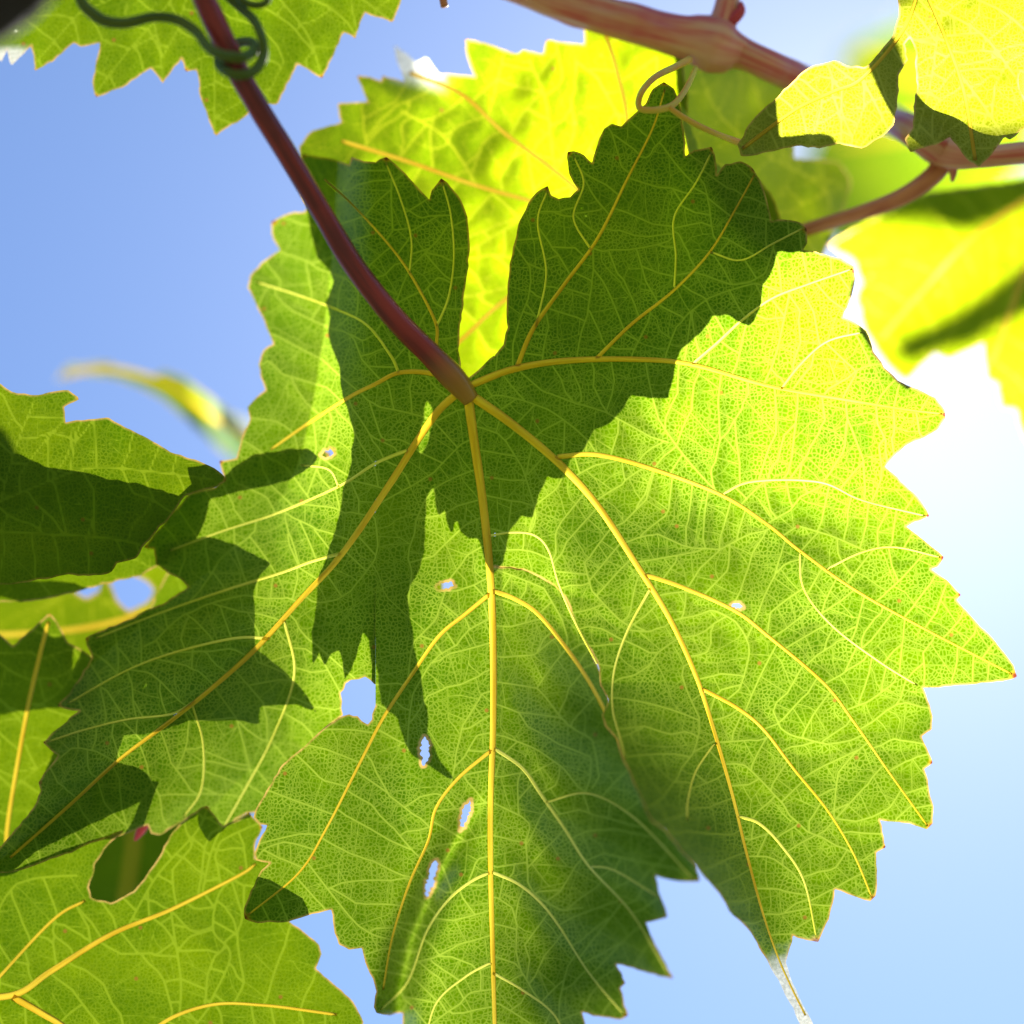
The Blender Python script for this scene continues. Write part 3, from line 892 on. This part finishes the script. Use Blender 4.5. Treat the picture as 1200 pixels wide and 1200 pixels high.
leaf('bright yellow green leaf behind the big leaf, seen between its two upper lobes', P2,
     [([(720, 260), (640, 240), (560, 218), (480, 190), (400, 165)], 4, 2, 'main'), ([(720, 260), (650, 200), (590, 155), (540, 110), (480, 85)], 4, 2, 'main'),
      ([(720, 260), (735, 150), (722, 80), (708, 35)], 4, 2, 'main'), ([(720, 260), (620, 330), (560, 380), (500, 450), (482, 560), (462, 660), (440, 730)], 4, 2, 'main'),
      ([(720, 260), (690, 380), (640, 480), (590, 600)], 4, 2, 'main'), ([(560, 218), (520, 160), (470, 130)], 2.4, 1.2, 'side'), ([(640, 240), (590, 270), (540, 300)], 2.4, 1.2, 'side'),
      ([(650, 200), (640, 120), (620, 70)], 2.4, 1.2, 'side'), ([(620, 330), (560, 345), (520, 350)], 2.4, 1.2, 'side')],
     z2, M_YELLOW, h=2.8, wav=0.0022, seed=2, vein_mat=M_REDVEIN, mid=(600, 300),
     holes=[shadow_to_caster([(504, 467), (512, 478), (512, 495), (505, 520), (497, 534), (494, 520), (502, 492)], R2)],
     greenfun=lambda x, y: 0.9 * sm(620 + 0.35 * (150 - y) - x + 60 * vnoise(x / 50.0, y / 50.0), 0, 170),
     sheenfun=lambda x, y: 0.85 * sm(92 + (x - 480) * 0.25 - y, -14, 12) * sm(x, 452, 462) * sm(530 - x, 0, 25),  # silver sheen at the upper tip, painted in
     extra=lambda x, y: 0.016 * sm(150 - y + (x - 500) * 0.3, 20, 110) * np.exp(-((x - 480) / 40.0) ** 2))

leaf('green leaf with coarse teeth at the top left, behind the coiled green tendril',
     [(-60, 40), (2, 72), (8, 58), (13, 77), (37, 53), (40, 84), (63, 72), (87, 50), (94, 55), (117, 50), (108, 97), (112, 114), (143, 103), (177, 80), (190, 99), (213, 68), (217, 84), (230, 82),
      (234, 112), (252, 161), (283, 140), (302, 124), (325, 123), (348, 75), (378, 92), (403, 38), (417, 46), (428, 15), (460, 27), (471, -5), (480, -70), (200, -130), (-60, -100)],
     [([(250, -90), (252, 0), (252, 80), (252, 150)], 4, 1.6, 'side'), ([(250, -90), (200, 0), (150, 60), (113, 108)], 4, 1.6, 'side'), ([(250, -90), (320, -10), (360, 40), (376, 86)], 4, 1.5, 'side'),
      ([(250, -90), (130, -20), (40, 75)], 3, 1.2, 'side'), ([(250, -90), (380, -30), (456, 22)], 3, 1.2, 'side'), ([(180, 25), (188, 60), (190, 92)], 2, 1, 'side'), ([(252, 60), (290, 90), (318, 118)], 2, 1, 'side')],
     0.016, M_BACK, h=3.0, seed=3, wav=0.003, sheenfun=lambda x, y: 0.8 * sm(40 - x, 0, 20) * sm(y, 50, 62))

leaf('half shaded green leaf at the left edge, its pointed end just touching the big leaf',
     [(-60, 440), (0, 449), (14, 459), (43, 463), (80, 457), (94, 467), (75, 477), (77, 495), (110, 491), (127, 489), (147, 501), (200, 530), (256, 552), (266, 563), (247, 573), (217, 581), (201, 604), (187, 617), (167, 641),
      (160, 654), (137, 660), (130, 671), (117, 674), (80, 673), (40, 680), (0, 685), (-60, 692)],
     [([(-50, 610), (0, 588), (60, 563), (110, 548), (180, 553), (250, 562)], 3.5, 1.3, 'side'), ([(-50, 620), (40, 625), (120, 630), (165, 638)], 2.4, 1.0, 'side'), ([(60, 563), (80, 530), (85, 500)], 2, 1, 'side'), ([(0, 588), (20, 520), (40, 470)], 2, 1, 'side')],
     -0.002, M_BACK, h=3.0, seed=4, tilt=(0, -0.1))

leaf('blurred olive leaf with two blue sky holes, behind the left lobe of the big leaf',
     [(-70, 640), (60, 655), (140, 652), (176, 655), (205, 670), (230, 690), (215, 710), (170, 725), (165, 790), (60, 800), (-70, 800)],
     [([(-60, 745), (40, 742), (120, 732), (200, 708)], 3, 1.2, 'main')],
     0.055, M_YELLOW, h=4.0, seed=5, holes=[[(80, 672), (100, 670), (119, 676), (116, 693), (102, 701), (88, 692)], [(127, 676), (150, 672), (172, 682), (180, 692), (172, 706), (150, 716), (137, 702)]])

leaf('dark pointed leaf at the left edge, half hidden behind the big lower left lobe',
     [(-60, 735), (0, 743), (15, 757), (34, 740), (58, 718), (70, 735), (80, 753), (100, 764), (128, 790), (140, 860), (100, 960), (40, 1010), (-60, 1020)],
     [([(8, 1000), (10, 960), (30, 843), (45, 775), (57, 728)], 4, 1.5, 'main'), ([(28, 850), (0, 820), (-40, 800)], 2, 1, 'side'), ([(32, 835), (70, 810), (95, 770)], 2, 1, 'side'), ([(15, 925), (60, 890), (110, 880)], 2, 1, 'side'), ([(15, 925), (-20, 890)], 2, 1, 'side')],
     0.019, M_BACK, h=3.0, seed=6)

leaf('sunlit green leaf in the bottom left corner with a deep dark notch',
     [(-70, 1018), (0, 1014), (60, 997), (110, 982), (147, 972), (127, 990), (111, 1013), (104, 1040), (107, 1052), (130, 1058), (157, 1044), (190, 998), (207, 970), (222, 955), (243, 944), (262, 968), (292, 952), (308, 969),
      (300, 985), (299, 1006), (340, 1008), (378, 1030), (385, 1056), (366, 1068), (338, 1079), (356, 1092), (374, 1107), (377, 1118), (370, 1135), (400, 1160), (414, 1174), (426, 1198), (420, 1240), (300, 1280), (-70, 1280)],
     [([(-60, 1168), (15, 1166), (60, 1138), (130, 1095), (200, 1066), (280, 1026), (300, 1012)], 6.5, 2, 'main'), ([(15, 1168), (50, 1188), (80, 1208), (130, 1260)], 6, 4, 'main'), ([(-20, 1166), (60, 1080), (100, 1055)], 3, 1.2, 'main'),
      ([(150, 1255), (185, 1203), (245, 1178), (310, 1178), (395, 1189)], 4, 1.4, 'main'), ([(200, 1066), (205, 1100), (212, 1150), (210, 1195)], 1.8, 1.2, 'side'), ([(285, 1024), (258, 1045), (250, 1090), (270, 1120), (245, 1178)], 1.8, 1.2, 'side'),
      ([(150, 1085), (185, 1025), (230, 975), (244, 945)], 2, 1, 'side'), ([(237, 1048), (247, 1000), (262, 965)], 2, 1, 'side')],
     0.010, M_BACK, h=2.0, seed=7, tilt=(0, -0.15), spacing=34, petiole=None)

leaf('dark shaded leaf glimpsed through the notch of the bottom left leaf', [(70, 930), (170, 920), (250, 930), (240, 1040), (200, 1090), (120, 1100), (70, 1050)],
     [([(160, 930), (155, 1000), (140, 1090)], 3, 1.5, 'main')], 0.16, M_BACK, h=5.0, seed=8)
leaf('added unseen leaf shading the dark leaf in the notch of the bottom left leaf', [(90, 900), (200, 890), (290, 920), (300, 1010), (240, 1060), (150, 1070), (80, 1010)],
     [([(190, 900), (180, 980), (170, 1060)], 3, 1.5, 'main')], 0.20, M_BACK, h=5.0, seed=18)  # added out of sight, only to shade the leaf in the notch

leaf('blurred curled leaf with a pale grey back, against the blue sky at the left',
     [(63, 448), (80, 427), (127, 424), (148, 432), (177, 440), (193, 434), (217, 443), (241, 461), (267, 480), (295, 493), (310, 540), (280, 545), (247, 517), (220, 491), (187, 464), (160, 451), (127, 441), (87, 438)],
     [([(300, 520), (250, 490), (200, 452), (130, 432), (75, 440)], 2.5, 1.2, 'main')],
     0.142, M_BACK, h=3.5, seed=9, sheenfun=lambda x, y: np.maximum(0.2 * sm(x, 236, 252) * sm(498 + (x - 250) * 0.4 - y, -8, 8), 0.3 * sm(130 - x, 0, 30)), extra=lambda x, y: 0.030 * sm(x, 215, 262) * np.sin((x - y * 0.8) / 16.0))

leaf('large blurred olive leaf behind the reddish cane at the upper right',
     [(797, 44), (850, 56), (905, 78), (922, 98), (926, 140), (930, 186), (985, 190), (998, 212), (988, 248), (962, 303), (900, 300), (850, 250), (806, 180), (794, 100)],
     [([(985, 215), (940, 203), (890, 175), (840, 130), (815, 70)], 1, 1, 'side'), ([(930, 200), (890, 120), (880, 72)], 1, 1, 'side'), ([(985, 220), (940, 240), (890, 262)], 1, 1, 'side')],
     0.040, M_YELLOW, h=4.0, seed=10, tilt=(1.35, -1.0), mid=(900, 180), wav=0.003)

leaf('brilliant yellow leaf at the right edge, behind the right hand lobe of the big leaf',
     [(972, 288), (1003, 268), (1045, 246), (1090, 224), (1240, 205), (1270, 560), (1215, 530), (1200, 514), (1190, 480), (1173, 477), (1170, 450), (1157, 443), (1153, 402), (1113, 420), (1097, 413), (1062, 447), (1038, 425), (1014, 388), (1003, 352),
      (1011, 330), (1001, 305), (984, 296)],
     [([(1230, 215), (1150, 270), (1090, 330), (1030, 400)], 4, 1.5, 'main'), ([(1230, 215), (1200, 320), (1160, 430)], 4, 1.5, 'main')],
     0.070, M_YELLOW, h=4.0, seed=11, wav=0.009)

RF = (D0 + 0.07) / (D0 + 0.95)  # two added unseen leaves, cut to lay soft shade on the yellow leaf
leaf('added unseen distant leaf shading the upper part of the brilliant yellow right edge leaf', shadow_to_caster([(1000, 190), (1110, 170), (1275, 170), (1275, 225), (1225, 250), (1170, 278), (1120, 290), (1080, 272), (1055, 282), (1010, 275)], RF),
     [([(1120, 318), (1090, 326), (1050, 330)], 1, 1, 'side')], 0.95, M_BACK, h=1.6, seed=12, wav=0.001)
leaf('added unseen distant narrow leaf shading the lower part of the brilliant yellow right edge leaf', shadow_to_caster([(1280, 235), (1150, 320), (1085, 362), (1015, 395), (1050, 450), (1140, 425), (1200, 392), (1280, 345)], RF),
     [([(1120, 352), (1080, 375), (1050, 388)], 1, 1, 'side')], 0.96, M_BACK, h=1.6, seed=13, wav=0.001)
RG = D0 / (D0 + 1.4)  # added unseen leaf, shaped to half shade the middle lobe
leaf('added unseen distant leaf behind the right lobe, softly shading the middle lobe of the big leaf', shadow_to_caster([(620, 750), (690, 780), (760, 880), (845, 1040), (810, 1160), (720, 1230), (590, 1240), (600, 1120), (640, 1030), (610, 900)], RG),
     [([(968, 470), (980, 500), (986, 530)], 1, 1, 'main')], 1.4, M_BACK, h=1.4, seed=19, wav=0.001)

leaf('far olive leaf high at the right, behind the two lobed young leaf',
     [(978, 68), (1000, 52), (1015, 34), (1042, 36), (1065, 15), (1110, 5), (1215, 30), (1222, 120), (1210, 200), (1150, 260), (1080, 285), (990, 297), (945, 280), (935, 200), (960, 130), (990, 100)],
     [([(1190, 100), (1100, 90), (1000, 70)], 3, 1.5, 'main'), ([(1190, 100), (1100, 140), (980, 160)], 3, 1.5, 'main')],
     1.20, M_BACK, h=5.0, seed=14, tilt=(4.0, -3.0))

# young leaf: two lobes that meet above the cane
yl = leaf('luminous pale yellow young leaf with two lobes, before the cane at upper right',
     [(864, 169), (880, 143), (910, 115), (933, 92), (947, 80), (977, 71), (997, 78), (1013, 79), (1030, 62), (1047, 41), (1053, 20), (1050, -30), (1230, -30), (1222, 90), (1196, 84), (1194, 98), (1203, 120), (1212, 142), (1196, 153), (1183, 164), (1177, 160), (1167, 174), (1147, 196), (1131, 184),
      (1113, 160), (1096, 170), (1083, 173), (1067, 179), (1060, 163), (1070, 150), (1075, 100), (1073, 60), (1066, 44), (1060, 52), (1064, 70), (1053, 88), (1052, 112), (1047, 147), (1033, 161), (1010, 174), (983, 168), (960, 174), (933, 171), (900, 178), (868, 183)],
     [([(1080, -20), (1058, 36), (1010, 92), (975, 108), (930, 130), (870, 174)], 3.2, 1.2, 'main'), ([(1080, -20), (1110, 50), (1130, 110), (1143, 188)], 3.2, 1.2, 'main'), ([(1090, 5), (1150, 40), (1190, 90)], 2.2, 1, 'side'), ([(1100, 30), (1090, 100), (1072, 165)], 2.2, 1, 'side'),
      ([(1010, 92), (1025, 120), (1040, 150)], 1.8, 1, 'side'), ([(975, 108), (985, 140), (985, 165)], 1.8, 1, 'side'), ([(975, 108), (975, 90), (970, 76)], 1.8, 1, 'side'), ([(1120, 80), (1150, 120), (1175, 158)], 1.8, 1, 'side')],
     -0.002, M_YOUNG, h=2.6, seed=15, wav=0.006, spacing=22, tipr=(3, 4))

# leaves hidden behind the lower left of the big leaf: they throw the toothed shadows there
SH_B = [(60, 765), (120, 735), (172, 645), (215, 636), (275, 654), (306, 664), (292, 679), (286, 700), (294, 737), (300, 765), (336, 815), (357, 846), (330, 838), (287, 837), (282, 863), (262, 853), (245, 851), (220, 845), (195, 854), (145, 861), (143, 888), (160, 905), (165, 925),
        (158, 946), (125, 960), (60, 990), (10, 1012), (-20, 1000), (0, 960), (20, 900), (60, 845), (20, 840)]
R3 = 0.955
leaf('leaf close behind the big lower left lobe, darkening it with a toothed shadow', shadow_to_caster(SH_B, 0.94),
     [([(120, 880), (200, 800), (290, 750), (380, 800)], 3, 1.2, 'main'), ([(200, 800), (260, 710), (330, 660)], 2.5, 1, 'main')], D0 / 0.94 - D0 + 0.003, M_BACK, h=4.0, seed=16, wav=0.001)
SH_C = [(-70, 500), (0, 528), (18, 535), (22, 529), (60, 545), (130, 560), (215, 580), (240, 555), (262, 540), (300, 534), (340, 532), (357, 540), (345, 552), (325, 562), (292, 575), (250, 583), (215, 592), (200, 640), (170, 660), (120, 690), (40, 710), (-70, 720)]
leaf('long leaf close behind the left edge leaf, shading its lower half', shadow_to_caster(SH_C, R3),
     [([(-40, 630), (40, 632), (120, 622), (180, 605)], 3, 1.2, 'main')], D0 / R3 - D0, M_BACK, h=4.0, seed=17, wav=0.001)

# ------------------------------------------------------------------ canes, stalks, tendrils
cz = 0.026
o = P(np.array(840.), np.array(50.), np.array(cz))
cane = empty('vine_cane', o)
tag(cane, 'reddish brown streaked vine cane with a swollen joint, crossing the top right', 'cane')
tube('internode', [(560, -34), (640, -3), (700, 16), (760, 33), (800, 43), (818, 46), (838, 52), (852, 57), (870, 62), (910, 80), (950, 98), (1010, 124), (1060, 148), (1108, 175), (1150, 183), (1200, 179), (1260, 172)],
     [19, 20, 21, 22, 24, 28, 33, 29, 18.5, 17.5, 17, 16.5, 17, 22, 14, 13, 13], [cz] * 10 + [0.050, 0.17, 0.035, 0.024, 0.02, 0.02, 0.02], M_CANE, cane, sides=28, lumps=0.22)
tube('side_shoot', [(842, 42), (850, 15), (856, -20), (862, -60)], [20, 15, 13, 12], [cz] * 4, M_CANE, cane, sides=18)
tube('bud', [(848, 34), (860, 22), (868, 12), (868, 2)], [5, 7, 6, 2], [cz - 0.002] * 4, M_RED, cane, sides=12)
tube('bud', [(1112, 188), (1117, 200), (1116, 213)], [5, 5.5, 2], [cz - 0.002] * 3, M_CANE, cane, sides=10)
tube('petiole', [(1108, 178), (1100, 198), (1082, 215), (1050, 234), (1000, 252), (948, 268), (900, 285)], [14, 12, 11, 10, 8.5, 8, 7.5], [cz, cz, cz, cz + 0.002, cz + 0.004, cz + 0.008, cz + 0.012], M_PINKSTALK, cane, sides=16)

td = empty('curling_tendril', P(np.array(805.), np.array(72.), np.array(0.0)))
tag(td, 'thin orange and yellow tendril looping below the cane joint', 'tendril')
tube('loop', [(808, 70), (790, 79), (768, 90), (753, 106), (748, 121), (752, 128), (768, 129), (787, 124), (800, 110), (809, 94), (815, 80)], [4.5, 4.2, 4, 4, 4, 4, 4, 4, 3.6, 3.4, 3], [0.012, 0.004, -0.006, -0.010, -0.010, -0.010, -0.009, -0.007, -0.003, 0.004, 0.012], M_TENDRIL_Y, td, sides=10)
tube('end', [(784, 126), (800, 137), (822, 149), (845, 159), (866, 167)], [3.4, 3.6, 3.5, 3.4, 4.2], [-0.008, -0.007, -0.004, 0.0, 0.004], M_TENDRIL_Y, td, sides=10)

td2 = empty('coiled_tendril', P(np.array(250.), np.array(60.), np.array(-0.03)))
tag(td2, 'dark green tendril coiled round the dark red leaf stalk at the top left', 'tendril')
tube('coil', [(88, -25), (95, 0), (104, 12), (122, 24), (147, 27), (180, 20), (207, 23), (230, 37), (242, 53), (258, 64), (283, 67), (297, 60), (296, 50), (280, 50), (262, 60), (256, 74), (266, 84), (280, 88), (298, 83), (308, 67), (307, 45), (297, 23), (280, 8), (262, -8)],
     [6, 6.5, 7, 7, 6.5, 6, 6, 6, 6, 6.5, 6.5, 6, 5.5, 5.5, 5.5, 5.5, 6, 6, 6, 6, 5.5, 5.5, 5, 5],
     [-0.03] * 7 + [-0.031, -0.033, -0.0345, -0.035, -0.030, -0.026, -0.022, -0.022, -0.028, -0.0335, -0.034, -0.032, -0.030, -0.030, -0.028, -0.026, -0.026], M_TENDRIL, td2, sides=12)
tube('coil', [(276, -18), (281, -3), (293, 5), (310, 4), (318, -12)], [4.5] * 5, [-0.028] * 5, M_TENDRIL, td2, sides=10)

o = tube('old_vine_branch', [(-160, 70), (-60, 30), (0, -4), (60, -55), (140, -120)], [40, 40, 41, 42, 42], [-0.09] * 5, M_DARKWOOD, sides=24, lumps=0.25)
tag(o, 'blurred black old branch filling the very top left corner', 'branch')
o = tube('stalk_stub', [(516, -30), (518, -8), (521, 8)], [4, 4.5, 4.5], [0.01] * 3, M_PINKSTALK, sides=10)
tag(o, 'tiny brown stalk end poking in at the top edge left of the cane', 'stalk')
o = tube('red_stalk', [(158, 985), (164, 975), (170, 966), (178, 955), (190, 930), (205, 900)], [1.5, 5, 5.5, 5.5, 5, 5], [0.02] * 6, M_RED, sides=12)
tag(o, 'short pinkish red stalk showing in the notch of the bottom left leaf', 'stalk')
